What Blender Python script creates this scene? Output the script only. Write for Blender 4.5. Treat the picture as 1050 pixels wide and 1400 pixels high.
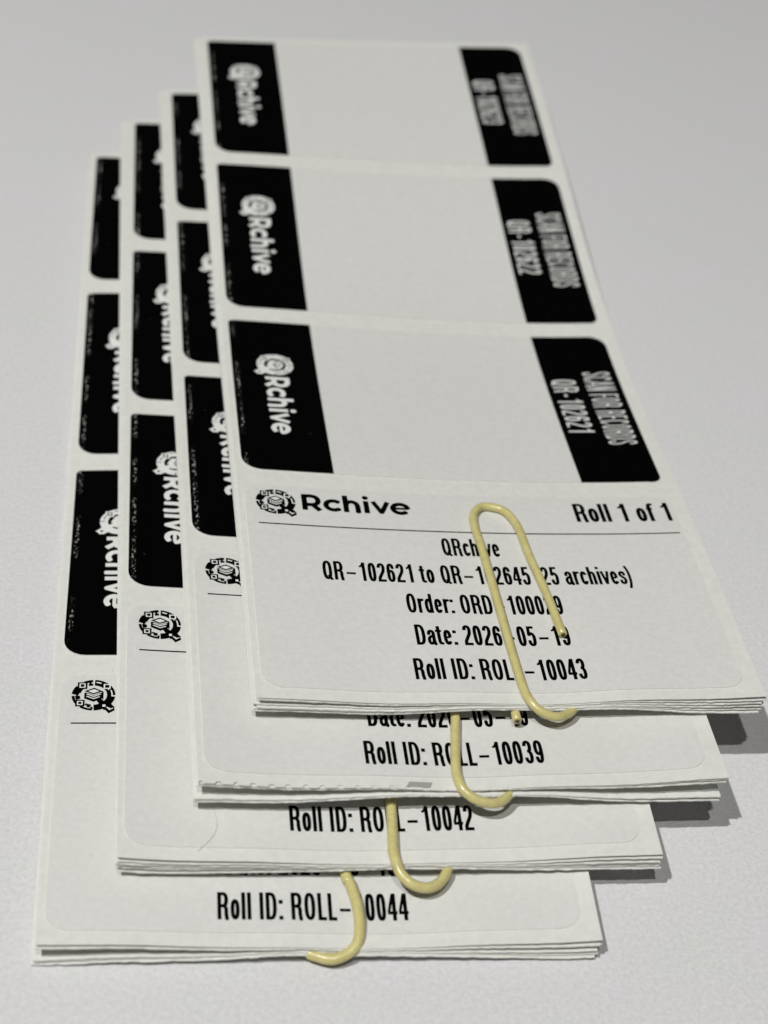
import bpy, bmesh, math, random
from mathutils import Matrix, Vector, noise
from mathutils.geometry import delaunay_2d_cdt

# ------------------------------------------------------------ scene, camera, world, lights
for o in list(bpy.data.objects):
    bpy.data.objects.remove(o)
scene = bpy.context.scene
COL = scene.collection
MM = 0.001
LIFT = 0.6                      # mm added to every fitted height; table top is z = 0

R = [[0.9881593734498147, -0.11644638019401628, 0.09990642223090694],
     [0.0, 0.6511491338487677, 0.7589498043270053],
     [-0.15343093776442104, -0.7499633631236331, 0.6434391201263878]]
CAM = (-16.69555785015765, -136.3064752612126, 155.43166547217174 + LIFT)
cd = bpy.data.cameras.new('camera')
cam = bpy.data.objects.new('camera', cd)
COL.objects.link(cam)
M = Matrix([[R[0][0], R[1][0], R[2][0], CAM[0] * MM],
            [R[0][1], R[1][1], R[2][1], CAM[1] * MM],
            [R[0][2], R[1][2], R[2][2], CAM[2] * MM],
            [0, 0, 0, 1]])
cam.matrix_world = M
cd.sensor_fit = 'HORIZONTAL'
cd.sensor_width = 36.0
cd.lens = 36.0 * 2400 / 1050
cd.clip_start = 0.005
cd.clip_end = 50
cd.dof.use_dof = True
cd.dof.focus_distance = 0.208
cd.dof.aperture_fstop = 36
scene.camera = cam

w = bpy.data.worlds.new('World')
scene.world = w
w.use_nodes = True
w.node_tree.nodes['Background'].inputs[0].default_value = (1.0, 0.985, 0.94, 1)
w.node_tree.nodes['Background'].inputs[1].default_value = 0.05

scene.view_settings.view_transform = 'Standard'
scene.view_settings.look = 'None'
scene.view_settings.gamma = 1
scene.view_settings.exposure = 0.0

def lamp(name, d, dist, size, watt, col):
    L = bpy.data.lights.new(name, 'AREA')
    L.shape = 'DISK'
    L.size = size
    L.energy = watt
    L.color = col
    o = bpy.data.objects.new(name, L)
    v = Vector(d).normalized()
    c = Vector((0.02, 0.03, 0))
    o.location = c + v * dist
    o.rotation_euler = v.to_track_quat('Z', 'Y').to_euler()
    COL.objects.link(o)
    return o
lamp('ceiling_lamp', (-0.425, -0.27, 1), 1.1, 0.024, 8.4, (1.0, 0.993, 0.965))
lamp('ceiling_lamp', (-0.11, -0.42, 1), 1.1, 0.024, 3.25, (1.0, 0.99, 0.955))

# ------------------------------------------------------------ materials
def mat(name, build, rough=0.6, spec=0.4):
    m = bpy.data.materials.new(name)
    m.use_nodes = True
    nt = m.node_tree
    b = nt.nodes['Principled BSDF']
    b.inputs['Roughness'].default_value = rough
    b.inputs['Specular IOR Level'].default_value = spec
    build(nt, b)
    return m

def nod(nt, t, **kw):
    n = nt.nodes.new(t)
    for k, v in kw.items():
        setattr(n, k, v)
    return n

def noise_node(nt, scale, detail=4, rough=0.6, vec=None):
    n = nod(nt, 'ShaderNodeTexNoise')
    n.inputs['Scale'].default_value = scale
    n.inputs['Detail'].default_value = detail
    n.inputs['Roughness'].default_value = rough
    if vec is None:
        g = nod(nt, 'ShaderNodeNewGeometry')
        vec = g.outputs['Position']
    nt.links.new(vec, n.inputs['Vector'])
    return n

def ramp(nt, src, stops):
    r = nod(nt, 'ShaderNodeValToRGB')
    e = r.color_ramp.elements
    while len(e) < len(stops):
        e.new(0.5)
    for i, (p, c) in enumerate(stops):
        e[i].position = p
        e[i].color = (*c, 1) if len(c) == 3 else c
    nt.links.new(src, r.inputs['Fac'])
    return r

def bump(nt, b, src, strength, dist):
    n = nod(nt, 'ShaderNodeBump')
    n.inputs['Strength'].default_value = strength
    n.inputs['Distance'].default_value = dist
    nt.links.new(src, n.inputs['Height'])
    nt.links.new(n.outputs['Normal'], b.inputs['Normal'])

def paper(c0, c1, s1, s2, bs, bd, fine=2500):
    def f(nt, b):
        n = noise_node(nt, s1, 6, 0.65)
        r = ramp(nt, n.outputs['Fac'], [(0.32, c0), (0.68, c1)])
        nt.links.new(r.outputs['Color'], b.inputs['Base Color'])
        n2 = noise_node(nt, s2, 5, 0.7)
        bump(nt, b, n2.outputs['Fac'], bs, bd)
    return f

def ink(nt, b):
    # black toner with rubbed-off flecks close to the left edge of a label (uv in mm on the label)
    uv = nod(nt, 'ShaderNodeUVMap', uv_map='label_mm')
    sep = nod(nt, 'ShaderNodeSeparateXYZ')
    nt.links.new(uv.outputs['UV'], sep.inputs[0])
    x = sep.outputs['X']
    band = ramp(nt, x, [(0.0, (0, 0, 0)), (0.35, (0, 0, 0)), (0.6, (1, 1, 1)), (0.85, (1, 1, 1)), (1.0, (0, 0, 0))])
    mp = nod(nt, 'ShaderNodeMapping')
    mp.inputs['Scale'].default_value = (3.2, 1.5, 1)
    nt.links.new(uv.outputs['UV'], mp.inputs['Vector'])
    n = noise_node(nt, 1.0, 5, 0.75, mp.outputs['Vector'])
    big = noise_node(nt, 0.13, 1, 0.5, uv.outputs['UV'])
    th = ramp(nt, n.outputs['Fac'], [(0.55, (0, 0, 0)), (0.60, (1, 1, 1))])
    bg = ramp(nt, big.outputs['Fac'], [(0.45, (0, 0, 0)), (0.55, (1, 1, 1))])
    m1 = nod(nt, 'ShaderNodeMath', operation='MULTIPLY')
    m2 = nod(nt, 'ShaderNodeMath', operation='MULTIPLY')
    nt.links.new(band.outputs['Color'], m1.inputs[0]); nt.links.new(th.outputs['Color'], m1.inputs[1])
    nt.links.new(m1.outputs[0], m2.inputs[0]); nt.links.new(bg.outputs['Color'], m2.inputs[1])
    # rare pinholes anywhere
    v = nod(nt, 'ShaderNodeTexVoronoi')
    v.inputs['Scale'].default_value = 0.42
    nt.links.new(uv.outputs['UV'], v.inputs['Vector'])
    pin = ramp(nt, v.outputs['Distance'], [(0.0, (0.35, 0.35, 0.35)), (0.035, (0, 0, 0))])
    m3 = nod(nt, 'ShaderNodeMath', operation='MAXIMUM')
    nt.links.new(m2.outputs[0], m3.inputs[0]); nt.links.new(pin.outputs['Color'], m3.inputs[1])
    mix = nod(nt, 'ShaderNodeMix', data_type='RGBA')
    nt.links.new(m3.outputs[0], mix.inputs['Factor'])
    mix.inputs['A'].default_value = (0.0012, 0.0012, 0.0012, 1)
    mix.inputs['B'].default_value = (0.55, 0.55, 0.54, 1)
    nt.links.new(mix.outputs['Result'], b.inputs['Base Color'])

def plain(c):
    def f(nt, b):
        n = noise_node(nt, 3000, 3, 0.6)
        c1 = tuple(min(1, v * 1.05) for v in c)
        c0 = tuple(v * 0.95 for v in c)
        r = ramp(nt, n.outputs['Fac'], [(0.3, c0), (0.7, c1)])
        nt.links.new(r.outputs['Color'], b.inputs['Base Color'])
    return f

def liner_mat(nt, b):
    n = noise_node(nt, 900, 6, 0.7)
    r = ramp(nt, n.outputs['Fac'], [(0.30, (0.66, 0.66, 0.625)), (0.70, (0.745, 0.745, 0.71))])
    # tiny dirt specks
    v = nod(nt, 'ShaderNodeTexVoronoi')
    v.inputs['Scale'].default_value = 330
    g = nod(nt, 'ShaderNodeNewGeometry')
    nt.links.new(g.outputs['Position'], v.inputs['Vector'])
    sp = ramp(nt, v.outputs['Distance'], [(0.0, (1, 1, 1)), (0.045, (0, 0, 0))])
    nn = noise_node(nt, 60, 2)
    gate = ramp(nt, nn.outputs['Fac'], [(0.52, (0, 0, 0)), (0.6, (1, 1, 1))])
    mu = nod(nt, 'ShaderNodeMath', operation='MULTIPLY')
    nt.links.new(sp.outputs['Color'], mu.inputs[0]); nt.links.new(gate.outputs['Color'], mu.inputs[1])
    mix = nod(nt, 'ShaderNodeMix', data_type='RGBA')
    nt.links.new(mu.outputs[0], mix.inputs['Factor'])
    nt.links.new(r.outputs['Color'], mix.inputs['A'])
    mix.inputs['B'].default_value = (0.22, 0.2, 0.17, 1)
    nt.links.new(mix.outputs['Result'], b.inputs['Base Color'])
    n2 = noise_node(nt, 1600, 5, 0.75)
    bump(nt, b, n2.outputs['Fac'], 0.35, 0.00006)

def table_mat(nt, b):
    a = noise_node(nt, 1900, 5, 0.8)
    r1 = ramp(nt, a.outputs['Fac'], [(0.34, (0.575, 0.575, 0.585)), (0.66, (0.72, 0.715, 0.73))])
    c = noise_node(nt, 90, 3, 0.5)
    r2 = ramp(nt, c.outputs['Fac'], [(0.3, (0.975, 0.985, 0.965)), (0.7, (1, 0.985, 1))])
    m = nod(nt, 'ShaderNodeMix', data_type='RGBA', blend_type='MULTIPLY')
    m.inputs['Factor'].default_value = 1
    nt.links.new(r1.outputs['Color'], m.inputs['A']); nt.links.new(r2.outputs['Color'], m.inputs['B'])
    nt.links.new(m.outputs['Result'], b.inputs['Base Color'])
    n2 = noise_node(nt, 1200, 5, 0.75)
    bump(nt, b, n2.outputs['Fac'], 0.6, 0.00012)

M_TABLE = mat('white_paper_tabletop', table_mat, 0.85, 0.2)
M_LINER = mat('glassine_liner', liner_mat, 0.42, 0.5)
M_STICK = mat('white_label_stock', paper((0.63, 0.628, 0.607), (0.69, 0.688, 0.667), 1400, 1500, 0.28, 0.00005), 0.48, 0.4)
M_INK = mat('black_toner', ink, 0.6, 0.015)
M_WHITE = mat('unprinted_white', paper((0.70, 0.71, 0.69), (0.75, 0.76, 0.74), 1500, 2200, 0.1, 0.00003), 0.5, 0.3)
def vinyl(nt, b):
    n = noise_node(nt, 700, 6, 0.75)
    r = ramp(nt, n.outputs['Fac'], [(0.25, (0.47, 0.41, 0.16)), (0.5, (0.58, 0.52, 0.225)), (0.8, (0.65, 0.60, 0.29))])
    nt.links.new(r.outputs['Color'], b.inputs['Base Color'])
    n2 = noise_node(nt, 2200, 4, 0.7)
    r2 = ramp(nt, n2.outputs['Fac'], [(0.35, (0.16,) * 3), (0.7, (0.36,) * 3)])
    nt.links.new(r2.outputs['Color'], b.inputs['Roughness'])
    bump(nt, b, n2.outputs['Fac'], 0.25, 0.00005)
M_CLIP = mat('pale_yellow_vinyl', vinyl, 0.34, 0.55)
M_CUT = mat('cut_steel', plain((0.07, 0.055, 0.03)), 0.4, 0.5)
M_GREY = mat('grey_residue', plain((0.33, 0.33, 0.32)), 0.6, 0.3)
M_HAIR = mat('hair_fibre', plain((0.42, 0.41, 0.38)), 0.5, 0.3)

# ------------------------------------------------------------ fitted geometry (mm)
PIT, HL, WL = 40.4638, 36.9759, 57.0
PA, PB = 12.09, 11.21                    # widths of the left and right black panels
ML, MR, MB, MT = 0.753, 1.857, 1.708, 1.75
EDGE = 3 * PIT + HL + MB
FIT = [[0.0, 0.0001, -0.0016, 14.477, 11.5931, 8.2376, 10.5616, 12.3206, 1.1374, -1.9161, -1.0656, 0.1829, 0.7812, 0.915, 0.264, -0.247],
       [-6.7405, -10.0301, -0.0032, 9.0015, 7.0905, 5.8645, 8.2294, 9.787, 1.085, -0.9934, -1.1272, -0.045, 0.2251, 1.1887, -0.3242, 0.0297],
       [-15.3844, -16.517, -0.0173, 6.2235, 5.3382, 3.9607, 5.6573, 5.8152, 0.6144, -0.8843, -1.0071, -0.0338, 0.1642, 1.2114, -0.212, -0.0824],
       [-23.6011, -24.7791, -0.0279, 3.8548, 3.2378, 1.1078, 2.5097, 2.7322, 0.1695, 0.6364, -0.794, 0.0167, -0.1031, 0.8509, 0.2763, 0.1985]]

def spline_m(y):
    b = [6 * (y[i] - 2 * y[i + 1] + y[i + 2]) for i in range(3)]
    # solve [[4,1,0],[1,4,1],[0,1,4]]
    m1 = (15 * b[0] - 4 * b[1] + b[2]) / 56
    m2 = (-4 * b[0] + 16 * b[1] - 4 * b[2]) / 56
    m3 = (b[0] - 4 * b[1] + 15 * b[2]) / 56
    return [0, m1, m2, m3, 0]
SPL = [spline_m(s[3:8]) for s in FIT]
XC = [30.6, 28.3, 29.1, 32.6]            # where the clip pinches the front edge

def top(s, X, d):
    st = FIT[s]; y = st[3:8]; Mm = SPL[s]
    t = d / PIT
    i = min(max(int(math.floor(t)), 0), 3)
    u = t - i
    z = y[i] * (1 - u) + y[i + 1] * u + ((1 - u) ** 3 - (1 - u)) * Mm[i] / 6 + (u ** 3 - u) * Mm[i + 1] / 6
    tt = t / 2; x = X / WL
    e = st[8] * (1 - tt) * (2 - tt) / 2 + st[9] * tt * (2 - tt) + st[10] * tt * (tt - 1) / 2
    q = st[11] * (1 - tt) * (2 - tt) / 2 + st[12] * tt * (2 - tt) + st[13] * tt * (tt - 1) / 2
    r = st[14] * tt * (2 - tt) + st[15] * tt * (tt - 1) / 2
    z = z + (x - .5) * e - q * 4 * x * (1 - x) - r * 8 * x * (1 - x) * (2 * x - 1)
    # slight cockle of the paper in front, plus the dent made by the clip
    k = max(0.0, (d - 120) / (EDGE - 120))
    z += 0.10 * k * k * math.sin(X * 0.33 + s * 1.7)
    z -= 0.25 * k ** 3 * math.exp(-((X - XC[s] - (2 if s != 3 else -1)) / 8.0) ** 2)
    return z + LIFT

TIN = 1.2
FAN = [(0.6, 1.0), (1.65, 2.0), (1.05, 0.8), (1.9, 0.95)]
def thick(s, X, d):
    gl, gr = FAN[s]
    if X < XC[s]:
        g = gl * max(0, (XC[s] - X) / XC[s]) ** 1.25
    else:
        g = gr * max(0, (X - XC[s]) / (WL - XC[s])) ** 1.25
    k = min(1, max(0.0, (d - 95) / (EDGE - 95)))
    # squeezed thin where the clip bites, near the front edge
    xm = {0: 33, 1: 30, 2: 31.5, 3: 31}[s]
    e = max(0.0, (d - (EDGE - 32)) / 32)
    near = math.exp(-(max(0, abs(X - xm) - 4) / 9) ** 2)
    return TIN - (TIN - .55) * near * min(1, e * 1.6) + g * k * k

# ------------------------------------------------------------ mesh helpers
def link(name, me, parent=None):
    o = bpy.data.objects.new(name, me)
    COL.objects.link(o)
    if parent is not None:
        o.parent = parent
    return o

def rrect(x0, d0, x1, d1, r, n=6):
    """outline of a rectangle with corner radii r = (x0d0, x1d0, x1d1, x0d1)"""
    P = []
    for cx, cy, rr, a in ((x0, d0, r[0], 180), (x1, d0, r[1], 270), (x1, d1, r[2], 0), (x0, d1, r[3], 90)):
        if rr <= 0:
            P.append((cx, cy)); continue
        ox = cx + (rr if cx == x0 else -rr); oy = cy + (rr if cy == d0 else -rr)
        for i in range(n + 1):
            t = math.radians(a + 90 * i / n)
            P.append((ox + rr * math.cos(t), oy + rr * math.sin(t)))
    return P

def slab(name, outline, z0, z1, zf, m, parent, s, base, step=2.6, off=(0, 0)):
    if outline[0][1] > 3 * PIT - 1 and z0 is not None or name == 'rule_line':
        step = 1.3
    """prism over the outline (label mm), bent over zf(X, d); z0 < z1 are offsets above that surface"""
    bm = bmesh.new()
    vs = [bm.verts.new((p[0], p[1], z1)) for p in outline]
    f = bm.faces.new(vs)
    def cut(geom_no, co):
        g = bm.verts[:] + bm.edges[:] + bm.faces[:]
        bmesh.ops.bisect_plane(bm, geom=g, plane_co=co, plane_no=geom_no, dist=1e-5)
    xs = [p[0] for p in outline]; ds = [p[1] for p in outline]
    a = math.floor(min(xs) / step) + 1
    while a * step < max(xs) - 1e-4:
        cut((1, 0, 0), (a * step, 0, 0)); a += 1
    a = math.floor(min(ds) / step) + 1
    while a * step < max(ds) - 1e-4:
        cut((0, 1, 0), (0, a * step, 0)); a += 1
    if z0 is not None:
        ret = bmesh.ops.extrude_face_region(bm, geom=bm.faces[:])
        for v in ret['geom']:
            if isinstance(v, bmesh.types.BMVert):
                v.co.z = z0
    uvl = bm.loops.layers.uv.new('label_mm')
    for f in bm.faces:
        for l in f.loops:
            l[uvl].uv = (l.vert.co.x + off[0], l.vert.co.y + off[1])
    for v in bm.verts:
        X, d, z = v.co
        v.co = (X * MM, (3 * PIT + HL - d) * MM, (zf(X, d) + z - base) * MM)
    bmesh.ops.recalc_face_normals(bm, faces=bm.faces[:])
    if z0 is None:
        if bm.faces[:] and sum(f.normal.z for f in bm.faces) < 0:
            bmesh.ops.reverse_faces(bm, faces=bm.faces[:])
    me = bpy.data.meshes.new(name)
    bm.to_mesh(me); bm.free()
    me.materials.append(m)
    return link(name, me, parent)

# ------------------------------------------------------------ lettering: pen strokes joined into outlines
def spl(pts, closed=False, n=7):
    P = list(pts); out = []
    N = len(P)
    for i in range(N if closed else N - 1):
        if closed:
            p0, p1, p2, p3 = P[i - 1], P[i], P[(i + 1) % N], P[(i + 2) % N]
        else:
            p1, p2 = P[i], P[i + 1]
            p0 = P[i - 1] if i else (2 * p1[0] - p2[0], 2 * p1[1] - p2[1])
            p3 = P[i + 2] if i + 2 < N else (2 * p2[0] - p1[0], 2 * p2[1] - p1[1])
        for k in range(n):
            t = k / n
            out.append(tuple(0.5 * (2 * p1[j] + (p2[j] - p0[j]) * t + (2 * p0[j] - 5 * p1[j] + 4 * p2[j] - p3[j]) * t * t
                                    + (3 * p1[j] - p0[j] - 3 * p2[j] + p3[j]) * t ** 3) for j in (0, 1)))
    if not closed:
        out.append(P[-1])
    else:
        out.append(out[0])
    return out

def sup(cx, cy, rx, ry, a0=0, a1=360, e=2.5, n=28):
    out = []
    k = max(4, int(n * abs(a1 - a0) / 360))
    for i in range(k + 1):
        t = math.radians(a0 + (a1 - a0) * i / k)
        c, s_ = math.cos(t), math.sin(t)
        out.append((cx + rx * math.copysign(abs(c) ** (2 / e), c), cy + ry * math.copysign(abs(s_) ** (2 / e), s_)))
    return out

def pen_polys(path, w):
    polys = []
    h = w / 2
    n = len(path)
    closed = math.dist(path[0], path[-1]) < 1e-6
    for i in range(n - 1):
        (x0, y0), (x1, y1) = path[i], path[i + 1]
        L = math.hypot(x1 - x0, y1 - y0)
        if L < 1e-7:
            continue
        nx, ny = -(y1 - y0) / L * h, (x1 - x0) / L * h
        polys.append([(x0 + nx, y0 + ny), (x0 - nx, y0 - ny), (x1 - nx, y1 - ny), (x1 + nx, y1 + ny)])
    rng = range(n - 1) if closed else range(1, n - 1)
    for i in rng:
        a = path[i - 1] if i else path[-2]; b = path[i]; c = path[i + 1]
        v1 = (b[0] - a[0], b[1] - a[1]); v2 = (c[0] - b[0], c[1] - b[1])
        ang = abs(math.atan2(v1[0] * v2[1] - v1[1] * v2[0], v1[0] * v2[0] + v1[1] * v2[1]))
        if ang > math.radians(38):          # mitre a sharp corner
            l1, l2 = math.hypot(*v1), math.hypot(*v2)
            n1 = (-v1[1] / l1, v1[0] / l1); n2 = (-v2[1] / l2, v2[0] / l2)
            sg = 1 if v1[0] * v2[1] - v1[1] * v2[0] < 0 else -1
            n1 = (n1[0] * sg, n1[1] * sg); n2 = (n2[0] * sg, n2[1] * sg)
            k = h / max(0.35, (1 + n1[0] * n2[0] + n1[1] * n2[1]) / 2) / 2
            m_ = (b[0] + (n1[0] + n2[0]) * k, b[1] + (n1[1] + n2[1]) * k)
            polys.append([b, (b[0] + n1[0] * h, b[1] + n1[1] * h), m_, (b[0] + n2[0] * h, b[1] + n2[1] * h)])
        else:
            polys.append([(b[0] + h * math.cos(k * math.pi / 4), b[1] + h * math.sin(k * math.pi / 4)) for k in range(8)])
    return polys

def area2(p):
    return sum(p[i - 1][0] * p[i][1] - p[i][0] * p[i - 1][1] for i in range(len(p)))

def union(polys):
    V, F = [], []
    for p in polys:
        if abs(area2(p)) < 1e-7:
            continue
        if area2(p) < 0:
            p = p[::-1]
        F.append(list(range(len(V), len(V) + len(p))))
        V += [Vector(q) for q in p]
    vo, eo, fo, _, _, orig = delaunay_2d_cdt(V, [], F, 0, 1e-5)
    return [tuple(v) for v in vo], [tuple(f) for f, g in zip(fo, orig) if len(g)]

W1 = 0.127        # pen of the condensed face, cap height 1
h1 = W1 / 2
def glyph(ch):
    """(advance, [(path, width)]) for the condensed grotesque; cap height 1, x-height .74"""
    w = W1; a = h1; G = None
    T = 1 - a * .9; B = a * .9
    xh = .745
    def bowl(x0, x1, y0, y1, e=2.5, a0=0, a1=360):
        return sup((x0 + x1) / 2, (y0 + y1) / 2, (x1 - x0) / 2, (y1 - y0) / 2, a0, a1, e)
    dl, dr = .095, .275           # digit stems
    if ch == '0': return .365, [(bowl(dl, dr, B, T, 2.7), w)]
    if ch == '1': return .365, [([(.235, 0), (.235, 1)], w), ([(.07, .765), (.15, .79), (.215, .93)], w * .72)]
    if ch == '2': return .365, [(bowl(dl, dr, .55, T, 2.4, 180, -5) + spl([(.275, .72), (.25, .56), (.165, .36), (.10, .2), (.088, B)])[1:] + [(.34, B)], w)]
    if ch == '3': return .365, [(bowl(dl - .005, dr - .01, .53, T, 2.4, 175, -62), w), (bowl(dl - .005, dr, B, .53, 2.4, 75, -175), w), ([(.15, .53), (.215, .53)], w * .9)]
    if ch == '4': return .365, [([(.245, 0), (.245, 1)], w), ([(.215, .97), (.065, .32)], w * .75), ([(.03, .285), (.345, .285)], w * .95)]
    if ch == '5': return .365, [([(.32, T), (.125, T), (.10, .53)], w * .95), (spl([(.10, .545), (.185, .645), (.265, .54), (.278, .34), (.25, .12), (.18, B), (.11, .11), (.088, .27)]), w)]
    if ch == '6': return .365, [(bowl(dl, dr, B, .60, 2.4), w), (spl([(.095, .34), (.097, .66), (.125, .87), (.187, T), (.25, .89), (.272, .74)]), w)]
    if ch == '9': return .365, [(bowl(dl, dr, .40, T, 2.4), w), (spl([(.275, .66), (.273, .34), (.245, .13), (.183, B), (.12, .11), (.098, .26)]), w)]
    if ch in 'OQ':
        r = [(bowl(.105, .335, B, T, 2.5), w)]
        if ch == 'Q': r.append(([(.24, .22), (.385, -.02)], w * .9))
        return .435, r
    if ch == 'R': return .43, [([(.105, 0), (.105, 1)], w), ([(.1, T), (.23, T)] + bowl(.13, .33, .50, T, 2.3, 85, -85) + [(.23, .50), (.1, .50)], w),
                               (spl([(.26, .5), (.32, .40), (.325, .2), (.35, 0)]), w)]
    if ch == 'D': return .43, [([(.105, 0), (.105, 1)], w), ([(.1, T), (.2, T)] + bowl(.06, .335, B, T, 2.6, 85, -85) + [(.2, B), (.1, B)], w)]
    if ch == 'L': return .335, [([(.105, 1), (.105, B), (.32, B)], w)]
    if ch == 'I': return .20, [([(.105, 0), (.105, 1)], w)]
    if ch == 'E': return .37, [([(.34, T), (.105, T), (.105, B), (.345, B)], w), ([(.105, .52), (.32, .52)], w)]
    if ch == 'F': return .345, [([(.33, T), (.105, T), (.105, 0)], w), ([(.105, .5), (.30, .5)], w)]
    if ch == 'C': return .42, [(bowl(.10, .33, B, T, 2.5, 28, 332), w)]
    if ch == 'S': return .395, [(spl([(.32, .72), (.29, .89), (.205, T), (.12, .89), (.105, .73), (.16, .58), (.27, .44), (.32, .27), (.29, .11), (.205, B), (.12, .11), (.09, .28)]), w)]
    if ch == 'A': return .42, [([(.045, 0), (.21, 1)], w * .95), ([(.375, 0), (.21, 1)], w * .95), ([(.11, .28), (.31, .28)], w * .85)]
    if ch == 'N': return .44, [([(.105, 0), (.105, 1)], w), ([(.335, 0), (.335, 1)], w), ([(.10, .98), (.34, .02)], w)]
    if ch == 'o': return .355, [(bowl(.095, .265, B, xh - B, 2.3), w)]
    if ch == 'l': return .185, [([(.095, 0), (.095, 1)], w)]
    if ch == 'f': return .215, [(spl([(.11, 0), (.11, .5), (.115, .82), (.145, .92), (.215, .935)]), w), ([(.02, .68), (.21, .68)], w * .75)]
    if ch == 't': return .235, [(spl([(.105, .93), (.105, .5), (.108, .2), (.13, .085), (.205, .065)]), w), ([(-.01, .69), (.215, .69)], w * .85)]
    if ch == 'r': return .26, [([(.095, 0), (.095, xh)], w), (spl([(.095, .42), (.12, .6), (.17, .67), (.235, .675)]), w)]
    if ch == 'd': return .365, [([(.27, 0), (.27, 1)], w), (bowl(.095, .27, B, xh - B, 2.3), w)]
    if ch == 'e': return .35, [([(.10, .375), (.265, .375)] , w * .75), (bowl(.095, .265, B, xh - B, 2.3, 0, 325), w)]
    if ch == 'c': return .325, [(bowl(.095, .26, B, xh - B, 2.3, 30, 330), w)]
    if ch == 'h': return .365, [([(.095, 0), (.095, 1)], w), (spl([(.095, .46), (.12, .62), (.19, .683), (.255, .62), (.27, .46), (.27, 0)]), w)]
    if ch == 'i': return .185, [([(.095, 0), (.095, xh)], w), ([(.095, .865), (.095, 1)], w)]
    if ch == 'v': return .33, [([(.045, xh), (.165, .02)], w * .88), ([(.285, xh), (.165, .02)], w * .88)]
    if ch == 's': return .33, [(spl([(.255, .53), (.23, .65), (.165, .685), (.10, .63), (.095, .52), (.16, .42), (.245, .31), (.25, .17), (.215, .085), (.165, B), (.10, .10), (.08, .22)]), w * .95)]
    if ch == 'a': return .355, [(spl([(.095, .52), (.12, .65), (.185, .685), (.25, .63), (.262, .5), (.262, .2), (.30, 0)]), w), (spl([(.26, .44), (.16, .40), (.095, .31), (.09, .16), (.135, B), (.215, .09), (.26, .22)]), w * .95)]
    if ch == ':': return .19, [([(.1, 0), (.1, .145)], w * 1.05), ([(.1, .58), (.1, .725)], w * 1.05)]
    if ch == '-': return .53, [([(.09, .385), (.44, .385)], w * .85)]
    if ch == '~': return .34, [([(.10, .40), (.25, .40)], w * 1.25)]
    if ch == '(': return .20, [(spl([(.165, 1.04), (.09, .75), (.075, .4), (.1, .05), (.165, -.22)]), w * .85)]
    if ch == ')': return .20, [(spl([(.035, 1.04), (.11, .75), (.125, .4), (.1, .05), (.035, -.22)]), w * .85)]
    if ch == ' ': return .20, []
    raise ValueError(ch)

W2 = 0.215
def glyph_bold(ch):
    """broad geometric face of the brand name, cap height 1"""
    w = W2; a = w / 2; B = a * .9; T = 1 - B; xh = .77
    if ch == 'R': return .90, [([(.17, 0), (.17, 1)], w), ([(.17, T), (.45, T)] + sup(.45, .625, .26, .275, 88, -88, 2.1) + [(.45, .35), (.17, .35)], w), ([(.47, .36), (.75, .0)], w * 1.02)]
    if ch == 'c': return .735, [(sup(.40, xh / 2, .30, xh / 2 - B, 42, 318, 2.0), w)]
    if ch == 'h': return .79, [([(.15, 0), (.15, 1.06)], w), (spl([(.15, .38), (.19, .58), (.37, .68), (.56, .58), (.61, .38), (.61, 0)]), w)]
    if ch == 'i': return .37, [([(.17, 0), (.17, xh)], w), (sup(.17, .985, .03, .03, 0, 360, 2, 8), w * .85)]
    if ch == 'v': return .74, [([(.08, xh), (.37, .07)], w * .92), ([(.66, xh), (.37, .07)], w * .92), ([(.30, .055), (.44, .055)], w * .5)]
    if ch == 'e': return .78, [([(.12, .39), (.68, .39)], w * .62), (sup(.40, xh / 2, .30, xh / 2 - B, 0, 318, 2.0), w)]

_gc = {}
def glyph_mesh(ch, bold, pen=1.0):
    k = (ch, bold, pen)
    if k not in _gc:
        adv, strokes = (glyph_bold if bold else glyph)(ch)
        polys = []
        for path, w_ in strokes:
            polys += pen_polys(path, w_ * pen)
        _gc[k] = (adv, union(polys) if polys else ([], []))
    return _gc[k]

def text_geo(txt, cap, x0=None, width=None, xc=None, bold=False, pen=1.0):
    """flat text: baseline y=0; returns verts, faces in mm; fitted to the given width"""
    V, F, x = [], [], 0.0
    for ch in txt:
        adv, (v, f) = glyph_mesh(ch, bold, pen)
        b = len(V)
        V += [(p[0] + x, p[1]) for p in v]
        F += [tuple(i + b for i in q) for q in f]
        x += adv
    lo = min(p[0] for p in V); hi = max(p[0] for p in V)
    sx = (width / (hi - lo)) if width else cap
    if xc is not None:
        x0 = xc - (hi - lo) * sx / 2
    V = [((p[0] - lo) * sx + x0, p[1] * cap) for p in V]
    return V, F

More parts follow.
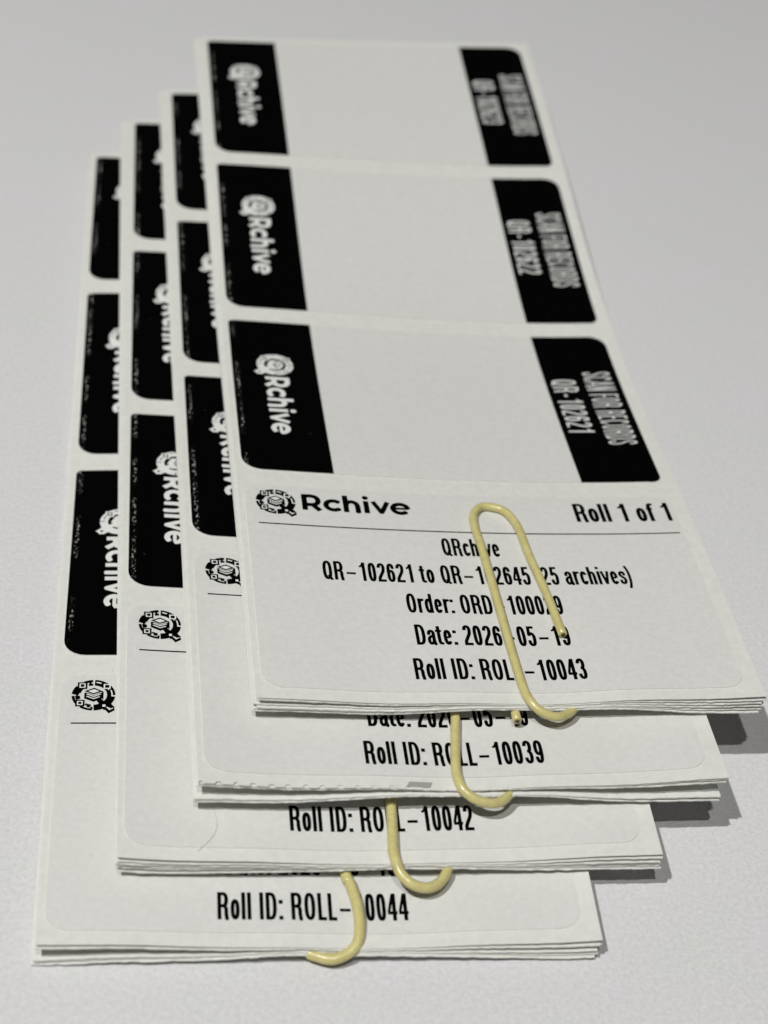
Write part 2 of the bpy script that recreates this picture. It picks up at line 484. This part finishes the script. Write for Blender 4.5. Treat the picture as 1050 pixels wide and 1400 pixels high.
# round emblem: black shapes and white knock-outs, centre 0,0, outer radius 1, y up
def arcband(a0, a1, r0, r1):
    n = max(2, int(abs(a1 - a0) / 7))
    A = [math.radians(a0 + (a1 - a0) * i / n) for i in range(n + 1)]
    return [(r1 * math.cos(t), r1 * math.sin(t)) for t in A] + [(r0 * math.cos(t), r0 * math.sin(t)) for t in reversed(A)]
def box(cx, cy, h, hy=None):
    hy = hy or h
    return [(cx - h, cy - hy), (cx + h, cy - hy), (cx + h, cy + hy), (cx - h, cy + hy)]
def convexify(p):
    return p
EMB_BLACK = (
    [arcband(118, 93, .84, 1.0), arcband(110, 93, .62, .76), arcband(106, 98, .72, .88)] +
    [arcband(87, -88, .62, 1.0)] +
    [arcband(172, 143, .74, 1.0), arcband(168, 140, .60, .78), arcband(178, 160, .66, .9), arcband(202, 184, .62, .84), arcband(176, 171, .86, 1.0)] +
    [arcband(217, 183, .86, 1.0), arcband(190, 170, .70, .80)] +
    [arcband(268, 232, .87, 1.0), arcband(262, 238, .62, .74), arcband(260, 248, .70, .82), arcband(269, 262, .76, .92)] +
    [box(-.52, .62, .225), box(-.60, -.52, .215)] +
    # diagonal tail
    [[(.06, -.20), (.26, -.12), (.80, -.74), (.50, -.98)],
     [(.58, -.62), (.76, -.48), (1.0, -.80), (.86, -.94)],
     [(.48, -.86), (.62, -.80), (.76, -1.0), (.74, -1.20)], [(.62, -.84), (.74, -.96), (.76, -.98), (.74, -1.18)],
     [(.72, -1.0), (.72, -1.18), (1.0, -.98), (.96, -.84)]] +
    # pile of sheets
    [[(-.42, .26), (0, .04), (.44, .24), (.02, .48)],
     [(-.42, .16), (-.32, .16), (.02, -.02), (.38, .16), (.46, .22), (.46, .02), (.02, -.20), (-.42, -.02)],
     [(-.42, .04), (0, -.16), (.46, .04), (.46, -.30), (.38, -.22), (.02, -.44), (-.42, -.22)], [(.38, .24), (.46, .20), (.46, .0), (.38, .02)]])
EMB_WHITE = (
    [box(-.52, .62, .14), box(-.60, -.52, .13), box(.61, .56, .16),
     box(.50, -.69, .07), [(.60, -.80), (.64, -.76), (.78, -.90), (.76, -.97)], [(.78, -.90), (.76, -.97), (.92, -.86), (.90, -.82)],
     [(-.25, .255), (0, .12), (.26, .25), (.02, .38)],
     [(-.34, .045), (-.28, .085), (.02, -.065), (.02, -.13)], [(.02, -.13), (.02, -.065), (.32, .085), (.34, .035)],
     [(-.34, -.095), (-.28, -.055), (.02, -.205), (.02, -.27)], [(.02, -.27), (.02, -.205), (.28, -.08), (.30, -.13)],
     arcband(82, 66, .80, .87), arcband(22, -3, .82, .88), arcband(-1, -6, .82, 1.02), arcband(30, 26, .74, .80)])
# the light version for black panels: a nearly solid ring
EMB_LIGHT = (
    [arcband(180, -90, .60, 1.0), arcband(270, 180, .60, 1.0)] + [box(-.52, .62, .225), box(-.60, -.52, .215)] +
    EMB_BLACK[-9:])
EMB_SLITS = (
    [arcband(116, 100, .78, .82), arcband(82, 66, .80, .84), arcband(22, -3, .82, .86), arcband(-1, -4, .82, 1.02), arcband(94, 91, .6, 1.02),
     arcband(160, 146, .76, .80), arcband(200, 186, .84, .88), arcband(183, 180, .86, 1.02), arcband(256, 236, .80, .85), arcband(270, 267, .74, 1.02),
     box(-.52, .62, .14), box(-.60, -.52, .13), box(.61, .56, .13),
     [(-.34, .045), (-.28, .075), (.02, -.075), (.02, -.12)], [(.02, -.12), (.02, -.075), (.32, .075), (.34, .035)],
     [(-.12, .255), (0, .18), (.12, .25), (.02, .32)]])
EMB_CORE = [box(-.52, .62, .085), box(-.60, -.52, .075), box(.61, .56, .095)]
_emb = None
def emblem():
    global _emb
    if _emb is None:
        # split concave bands into quads first so the union stays robust
        def quads(L):
            out = []
            for p in L:
                if len(p) <= 4:
                    out.append(p)
                elif len(p) == 8 or len(p) == 7:
                    out.append(p)
                else:
                    n = len(p) // 2
                    for i in range(n - 1):
                        out.append([p[i], p[i + 1], p[len(p) - 2 - i], p[len(p) - 1 - i]])
            return out
        _emb = [union(quads(L)) for L in (EMB_BLACK, EMB_WHITE, EMB_CORE, EMB_LIGHT, EMB_SLITS)]
    return _emb

def printed(name, parts, s, parent, base, frame, zf, label=None):
    """flat print on a label: parts = [(V, F, material, z)], V in mm; frame maps (x, y) to (X, d)"""
    bm = bmesh.new()
    uvl = bm.loops.layers.uv.new('label_mm')
    mats = []
    for V, F, m, z in parts:
        if m not in mats:
            mats.append(m)
        vs = []
        for p in V:
            X, d = frame(*p)
            vs.append(bm.verts.new((X, d, z)))
        for f in F:
            try:
                fc = bm.faces.new([vs[i] for i in f])
                fc.material_index = mats.index(m)
            except ValueError:
                pass
    step = 1.3 if min(v.co.y for v in bm.verts) > 3 * PIT else 2.6
    xs = [v.co.x for v in bm.verts]; ds = [v.co.y for v in bm.verts]
    for ax, vals in ((0, xs), (1, ds)):
        a = math.floor(min(vals) / step) + 1
        while a * step < max(vals) - 1e-4:
            co = (a * step, 0, 0) if ax == 0 else (0, a * step, 0)
            no = (1, 0, 0) if ax == 0 else (0, 1, 0)
            bmesh.ops.bisect_plane(bm, geom=bm.verts[:] + bm.edges[:] + bm.faces[:], plane_co=co, plane_no=no, dist=1e-6)
            a += 1
    for f in bm.faces:
        for l in f.loops:
            l[uvl].uv = (20.0, 0.0)
    for v in bm.verts:
        X, d, z = v.co
        v.co = (X * MM, (3 * PIT + HL - d) * MM, (zf(X, d) + z - base) * MM)
    for f in bm.faces:
        f.normal_update()
        if f.normal.z < 0:
            f.normal_flip()
    me = bpy.data.meshes.new(name)
    bm.to_mesh(me); bm.free()
    for m in mats:
        me.materials.append(m)
    o = link(name, me, parent)
    if label:
        o['label'] = label
    return o

# ------------------------------------------------------------ the setting: white sheet on the table
def table():
    bm = bmesh.new()
    n = 60
    x0, x1, y0, y1 = -0.55, 0.65, -0.45, 1.1
    V = [[bm.verts.new((x0 + (x1 - x0) * i / n, y0 + (y1 - y0) * j / n, 0)) for j in range(n + 1)] for i in range(n + 1)]
    for i in range(n):
        for j in range(n):
            bm.faces.new((V[i][j], V[i + 1][j], V[i + 1][j + 1], V[i][j + 1]))
    me = bpy.data.meshes.new('table_surface')
    bm.to_mesh(me); bm.free()
    me.materials.append(M_TABLE)
    o = link('table_surface', me)
    o['kind'] = 'structure'
    return o
table()

# ------------------------------------------------------------ stacks of labels
INFO = [
    dict(id='10043', label='topmost label stack, roll number 10043, with its whole paper clip showing',
         nums=['102623', '102622', '102621'], full=True,
         # (fraction of thickness at left, at right, dX, dD, turn)
         layers=[(0.0, 0.0, 0, 0, 0), (.12, .22, .25, .05, .0), (.55, .40, -.35, .1, .002), (.70, .60, .1, .25, -.002), (.86, .82, -.25, .2, .001), (1, 1, -.45, .3, .003)]),
    dict(id='10039', label='second label stack from the top, roll number 10039, with torn perforated front edge',
         layers=[(0.0, 0.0, 0, 0, 0), (.08, .08, .05, -.05, -.001), (.17, .2, -.2, .0, .001), (.84, .82, -.45, .3, .004), (.92, .9, -.3, .2, .002), (1, 1, -.5, .35, .004)]),
    dict(id='10042', label='third label stack from the top, roll number 10042, under a stray hair',
         layers=[(0.0, 0.0, 0, 0, 0), (.25, .22, .05, .1, .001), (.42, .5, -.15, .15, .003), (.6, .70, .05, .1, .002), (.74, .85, -.1, .1, .003), (1, 1, .15, .2, .004)]),
    dict(id='10044', label='lowest label stack, roll number 10044, lying on the table in front',
         layers=[(0.0, 0.0, 0, 0, 0), (.16, .28, -.15, .12, .001), (.24, .36, .1, -.1, .002), (.80, .62, -.35, .2, .003), (.89, .86, -.2, .2, .004), (1, 1, -.55, .4, .005)]),
]
LINER_T, STICK_T = 0.08, 0.105

def wavy(x0, x1, d, amp, seed, n=110, teeth=None):
    """points along the front edge from x1 to x0"""
    out = []
    for i in range(n + 1):
        x = x1 + (x0 - x1) * i / n
        dd = d + amp * noise.noise(Vector((x * 0.8, seed * 7.3, 0))) + amp * .6 * noise.noise(Vector((x * 3.1, seed * 3.3, 5)))
        dd += amp * .5 * noise.noise(Vector((x * 9.0, seed * 5.1, 2)))
        if teeth:
            ph = (x - x0) % teeth[0] / teeth[0]
            if ph < 0.3 and x < teeth[2]:
                dd -= teeth[1] * (1 + .5 * noise.noise(Vector((math.floor((x - x0) / teeth[0]) * 1.7, 3, 1))))
            elif x < teeth[2]:
                dd += .06
        out.append((x, dd))
    return out

def build_stack(s):
    inf = INFO[s]; st = FIT[s]
    lowest = min(top(s, X, d) - thick(s, X, d) for X in (0, 28, 57) for d in (0, 40, 80, 120, EDGE)) - LINER_T
    base = max(0.0, lowest)
    root = bpy.data.objects.new('label_stack', None)
    COL.objects.link(root)
    root.location = (st[0] * MM, st[1] * MM, base * MM)
    root.rotation_euler = (0, 0, st[2])
    root['label'] = inf['label']
    root['category'] = 'label stack'
    root['group'] = 'clipped stacks of printed labels'
    for j, (fl, fr, dx, dd, rot) in enumerate(inf['layers']):
        x0, x1 = -ML, WL + MR
        teeth = (1.9, .3, 34) if (s == 1 and j == 0) else None
        front = wavy(x0, x1, EDGE, 0.04 if j == 0 else 0.085, s * 10 + j, 300 if teeth else 200, teeth)
        outline = [(x0, -MT), (x1, -MT)] + [(x, d) for x, d in front]
        if j == 0:
            zf = lambda X, d: top(s, X, d)
            slab('liner_sheet', outline, -LINER_T - STICK_T, -STICK_T, zf, M_LINER, root, s, base)
        else:
            def zf(X, d, fl=fl, fr=fr, j=j):
                x = min(1, max(0, X / WL)); f = fl * (1 - x) + fr * x
                k = min(1, max(0, (d - 70) / (EDGE - 70)))
                f = (j / (len(inf['layers']) - 1)) * (1 - k) + f * k
                return top(s, X, d) - thick(s, X, d) * f
            c, n_ = math.cos(rot), math.sin(rot)
            # turned about the clip
            outline = [(x0, -MT), (x1, -MT)] + [(x, d) for x, d in front]
            ol = [(XC[s] + c * (X - XC[s]) - n_ * (d - EDGE) + dx, EDGE + n_ * (X - XC[s]) + c * (d - EDGE) + dd) for X, d in outline]
            # a lower layer: liner with its labels on, one folded length of the same strip
            # further back the lower lengths of the folded strip drift out to the left
            sh = (-.0095, -.0095, -.0140, -.0060)[s] * (1.0, .55, .9, .75, 1.0, .85)[j]
            ol = [(X + sh * max(0, 150 - d), d) for X, d in ol]
            slab('liner_sheet', ol, -LINER_T - STICK_T * 1.9, -STICK_T - .02, zf, M_LINER, root, s, base, step=3.9)
    zf = lambda X, d: top(s, X, d)
    for k in range(4):
        d0 = k * PIT
        name = 'roll_label' if k == 3 else 'tag_label'
        st_o = slab(name, rrect(0, d0, WL, d0 + HL, (2.4, 2.4, 2.4, 2.4)), -STICK_T, 0.0, zf, M_STICK, root, s, base)
        if k == 3:
            st_o['label'] = 'front label with roll number ' + inf['id']
        ZI, ZW, ZK = 0.022, 0.036, 0.050
        if k < 3:
            slab('brand_panel', rrect(.02, d0 + .02, PA, d0 + HL - .02, (.8, 0, 0, 2.7)), None, ZI, zf, M_INK, st_o, s, base, off=(0, s * 31.0))
            slab('code_panel', rrect(WL - PB, d0 + .02, WL - .02, d0 + HL - .02, (0, 2.6, 1.3, 0)), None, ZI, zf, M_INK, st_o, s, base, off=(0, s * 31.0))
            # text runs down the label: text x -> +d, text y -> +X
            fr = lambda x, y, d0=d0: (4.55 + y, d0 + x)
            V, F = text_geo('Rchive', 3.38, 14.15, 14.25, bold=True)
            printed('brand_text', [(V, F, M_WHITE, ZW)], s, st_o, base, fr, zf)
            _, _, (cv, cf), (bv, bf), (wv, wf) = emblem()
            sc = 2.62
            E = lambda vv: [(p[0] * sc + 11.0, p[1] * sc + 1.62) for p in vv]
            printed('brand_emblem', [(E(bv), bf, M_WHITE, ZW), (E(wv), wf, M_INK, ZK), (E(cv), cf, M_WHITE, ZK + .01)], s, st_o, base, fr, zf)
            fr = lambda x, y, d0=d0: (51.7 + y, d0 + x)
            V, F = text_geo('SCAN FOR RECORDS', 4.3, 9.2, 18.6, pen=.62)
            printed('scan_text', [(V, F, M_WHITE, ZW)], s, st_o, base, fr, zf)
            if 'nums' in inf:
                fr = lambda x, y, d0=d0: (46.7 + y, d0 + x)
                V, F = text_geo('QR~' + inf['nums'][k], 3.75, 11.15, 13.5, pen=.68)
                printed('code_text', [(V, F, M_WHITE, ZW)], s, st_o, base, fr, zf)
        else:
            fr = lambda x, y, d0=d0: (x, d0 - y)
            (bv, bf), (wv, wf), (cv, cf) = emblem()[:3]
            sc = 2.55
            E = lambda vv: [(p[0] * sc + 3.88, p[1] * sc - 3.4) for p in vv]
            printed('brand_emblem', [(E(bv), bf, M_INK, ZI), (E(wv), wf, M_WHITE, ZW), (E(cv), cf, M_INK, ZK)], s, st_o, base, fr, zf)
            slab('rule_line', [(1.45, d0 + 7.86), (56.45, d0 + 7.86), (56.45, d0 + 8.07), (1.45, d0 + 8.07)], None, ZI, zf, M_INK, st_o, s, base, off=(20, 0))
            lines = []
            if inf.get('full'):
                V, F = text_geo('Rchive', 3.3, 7.25, 14.15, bold=True)
                printed('brand_text', [([(p[0], p[1] - 4.75) for p in V], F, M_INK, ZI)], s, st_o, base, fr, zf)
                lines = [('QRchive', 3.45, 24.4, 7.4, 12.75), ('QR-102621 to QR-102645 (25 archives)', 3.45, 8.72, 39.05, 18.15),
                         ('Order: ORD-100029', 3.45, 18.45, 19.35, 23.65)]
                V, F = text_geo('Roll 1 of 1', 3.95, 43.3, 12.9)
                printed('page_count_text', [([(p[0], p[1] - 5.35) for p in V], F, M_INK, ZI)], s, st_o, base, fr, zf)
            dl = (0, .35, -.45, .4)[s]
            lines += [('Date: 2026-05-19', 3.45, 18.8, 18.8, 29.2 + dl), ('Roll ID: ROLL-' + inf['id'], 3.45, 17.9, 20.5, 34.95 + dl)]
            for txt, cap, x0, wd, bl in lines:
                V, F = text_geo(txt, cap, x0, wd)
                printed('text_line', [([(p[0], p[1] - bl) for p in V], F, M_INK, ZI)], s, st_o, base, fr, zf)
    if s == 1:
        g = slab('glue_residue', [(22.5, EDGE - 1.0), (25.15, EDGE - 1.0), (24.8, EDGE - .2), (22.1, EDGE - .25)], -STICK_T, -STICK_T + .02, zf, M_GREY, root, s, base)
    return root, base

ROOTS = [build_stack(s) for s in range(4)]

# ------------------------------------------------------------ paper clips
def to_world(s, X, d, z):
    st = FIT[s]; Y = 3 * PIT + HL - d; c, n_ = math.cos(st[2]), math.sin(st[2])
    return Vector((st[0] + c * X - n_ * Y, st[1] + n_ * X + c * Y, z)) * MM

def tube(name, pts, r, m, loc, n=14, parent=None):
    P = [Vector(p) for p in pts]
    bm = bmesh.new()
    rings = []
    T = [(P[min(i + 1, len(P) - 1)] - P[max(i - 1, 0)]).normalized() for i in range(len(P))]
    nrm = T[0].orthogonal().normalized()
    for i, p in enumerate(P):
        nrm = (nrm - T[i] * nrm.dot(T[i])).normalized()
        bi = T[i].cross(nrm)
        rings.append([bm.verts.new(p - loc + (nrm * math.cos(a) + bi * math.sin(a)) * r) for a in [2 * math.pi * k / n for k in range(n)]])
    for a, b in zip(rings, rings[1:]):
        for k in range(n):
            f = bm.faces.new((a[k], a[(k + 1) % n], b[(k + 1) % n], b[k])); f.smooth = True
    # slightly rounded vinyl ends
    for ring, t in ((rings[0], -T[0]), (rings[-1], T[-1])):
        c = sum((v.co for v in ring), Vector()) / n
        inner = [bm.verts.new(c + (v.co - c) * .72 + t * r * .12) for v in ring]
        for k in range(n):
            bm.faces.new((ring[k], ring[(k + 1) % n], inner[(k + 1) % n], inner[k])).smooth = True
        bm.faces.new(inner)
    bmesh.ops.recalc_face_normals(bm, faces=bm.faces[:])
    me = bpy.data.meshes.new(name)
    bm.to_mesh(me); bm.free()
    me.materials.append(m)
    return link(name, me, parent)

def smooth3(pts, n=6):
    out = []
    for i in range(len(pts) - 1):
        p1, p2 = pts[i], pts[i + 1]
        p0 = pts[i - 1] if i else tuple(2 * a - b for a, b in zip(p1, p2))
        p3 = pts[i + 2] if i + 2 < len(pts) else tuple(2 * b - a for a, b in zip(p1, p2))
        for k in range(n):
            t = k / n
            out.append(tuple(0.5 * (2 * p1[j] + (p2[j] - p0[j]) * t + (2 * p0[j] - 5 * p1[j] + 4 * p2[j] - p3[j]) * t * t
                                    + (3 * p1[j] - p0[j] - 3 * p2[j] + p3[j]) * t ** 3) for j in range(3)))
    out.append(pts[-1])
    return out

CR = 0.51
CLIPS = {
    0: [(36.62, 149.26, 0.57), (36.07, 141.84, 0.57), (35.28, 134.5, 0.57), (34.98, 129.58, 0.57), (34.46, 126.86, 0.57), (33.41, 125.04, 0.57), (31.45, 124.37, 0.57), (30.21, 124.92, 0.57), (29.37, 126.51, 0.57), (29.18, 129.06, 0.57), (29.38, 133.27, 0.57), (29.61, 141.58, 0.57), (29.84, 151.17, 0.57), (30.13, 157.56, 0.57), (30.54, 159.75, 0.5), (31.54, 161.22, 0.14), (33.33, 161.75, -0.38), (34.98, 161.03, -0.89), (36.07, 159.92, -1.2), (36.54, 159.19, -1.23)],
    1: [(36.2, 149, 0.57), (35.7, 142, 0.57), (35.0, 134.4, 0.57), (34.6, 129.6, 0.57), (34.0, 126.9, 0.57), (32.9, 125.1, 0.57), (31.0, 124.4, 0.57), (29.8, 125, 0.57), (29.2, 126.6, 0.57), (29.1, 129, 0.57), (29.1, 139, 0.57), (29.06, 148.61, 0.57), (28.6, 152.53, 0.57), (27.99, 156.96, 0.57), (27.98, 159.07, 0.52), (28.51, 160.51, 0.25), (29.72, 161.38, -0.15), (31.39, 161.62, -0.6), (32.71, 161.11, -0.98), (33.75, 160.09, -1.21), (33.97, 159.47, -1.23)],
    2: [(36.6, 149, 0.57), (36.1, 142, 0.57), (35.4, 134.4, 0.57), (35.0, 129.6, 0.57), (34.4, 126.9, 0.57), (33.3, 125.1, 0.57), (31.4, 124.4, 0.57), (30.2, 125, 0.57), (29.6, 126.6, 0.57), (29.5, 129, 0.57), (29.4, 141, 0.57), (29.3, 151.37, 0.57), (29.18, 154.74, 0.57), (29.0, 157.72, 0.57), (28.94, 159.03, 0.53), (29.19, 160.42, 0.33), (29.56, 161.49, 0.01), (30.59, 162.52, -0.37), (32.05, 162.83, -0.74), (33.43, 162.3, -1.04), (34.62, 160.89, -1.21), (35.12, 159.23, -1.23)],
    3: [(24.0, 147, 0.57), (23.8, 140, 0.57), (23.9, 132.5, 0.57), (24.1, 127.8, 0.57), (24.6, 125.1, 0.57), (25.7, 123.3, 0.57), (27.6, 122.6, 0.57), (28.9, 123.2, 0.57), (29.7, 124.8, 0.57), (29.9, 127.2, 0.57), (30.6, 139, 0.57), (31.75, 150.55, 0.57), (32.25, 152.41, 0.57), (32.73, 154.59, 0.57), (32.93, 156.69, 0.52), (32.86, 158.38, 0.25), (32.51, 159.55, -0.15), (31.51, 160.37, -0.6), (29.92, 160.81, -0.98), (28.38, 160.35, -1.21), (27.36, 159.62, -1.23)],
}
CLIP_LABEL = [
    'yellow paper clip on the topmost stack, whole front loop visible over the text',
    'yellow paper clip crossing the number 10039 on the second stack',
    'yellow paper clip hooked over the stack numbered 10042, second from the front',
    'frontmost yellow paper clip, bent left over the stack numbered 10044',
]
for s, pts in CLIPS.items():
    CR = (0.54, 0.57, 0.60, 0.62)[s]
    sg = -1 if pts[-1][0] > pts[0][0] - 1 and s != 3 else 1
    hx = pts[-1][0]
    zb = -TIN - CR - .05
    zh = pts[-1][2]
    ex = {0: 29.13, 1: 26.95, 2: 27.5, 3: 35.5}[s]      # the leg of the back loop
    ed = {0: 161.5, 1: 159.5, 2: 156.0, 3: 156.0}[s]
    back = [(hx, 156.5, zh * .8 + zb * .2), (hx, 152, zb), (hx, 142, zb), (hx, 130, zb), (hx + (ex - hx) * .08, 124, zb), (hx + (ex - hx) * .3, 121, zb),
            ((hx + ex) / 2, 120.2, zb), (hx + (ex - hx) * .7, 121, zb), (ex + (hx - ex) * .08, 124, zb), (ex, 130, zb), (ex, 146, zb), (ex, 151, zb * .5 + zh * .5), (ex, 156, zh - .1), (ex, ed, zh - .15)]
    path = smooth3(pts + back, 5)
    W3 = [to_world(s, X, d, top(s, X, min(d, EDGE + 1)) + z) for X, d, z in path]
    loc = sum(W3, Vector()) / len(W3)
    loc.z = min(p.z for p in W3) - CR * MM
    o = tube('paper_clip', W3, CR * MM, M_CLIP, loc, 18)
    o.location = loc
    o['label'] = CLIP_LABEL[s]
    o['category'] = 'paper clip'
    o['group'] = 'pale yellow paper clips'
    # bare metal core showing at the cut ends
    for p, q in ((W3[0], W3[1]), (W3[-1], W3[-2])):
        t = (p - q).normalized()
        c = tube('wire_end', [p + t * CR * MM * .05, p + t * CR * MM * .22], CR * MM * .5, M_CUT, loc, 12, o)

# ------------------------------------------------------------ stray hair on the third stack
hp = smooth3([(8.5, 150.2, .03), (9.2, 151.9, .05), (9.69, 153.45, .05), (9.96, 155.14, .05), (9.61, 156.63, .05), (8.8, 157.84, .05), (7.76, 158.85, .0)], 6)
H3 = [to_world(2, X, d, top(2, X, d) + z) for X, d, z in hp]
loc = sum(H3, Vector()) / len(H3); loc.z = min(p.z for p in H3)
o = tube('stray_hair', H3, 0.02 * MM, M_HAIR, loc, 6)
o.location = loc
o['label'] = 'fine curved hair lying on the left front of the stack numbered 10042'
o['category'] = 'hair'
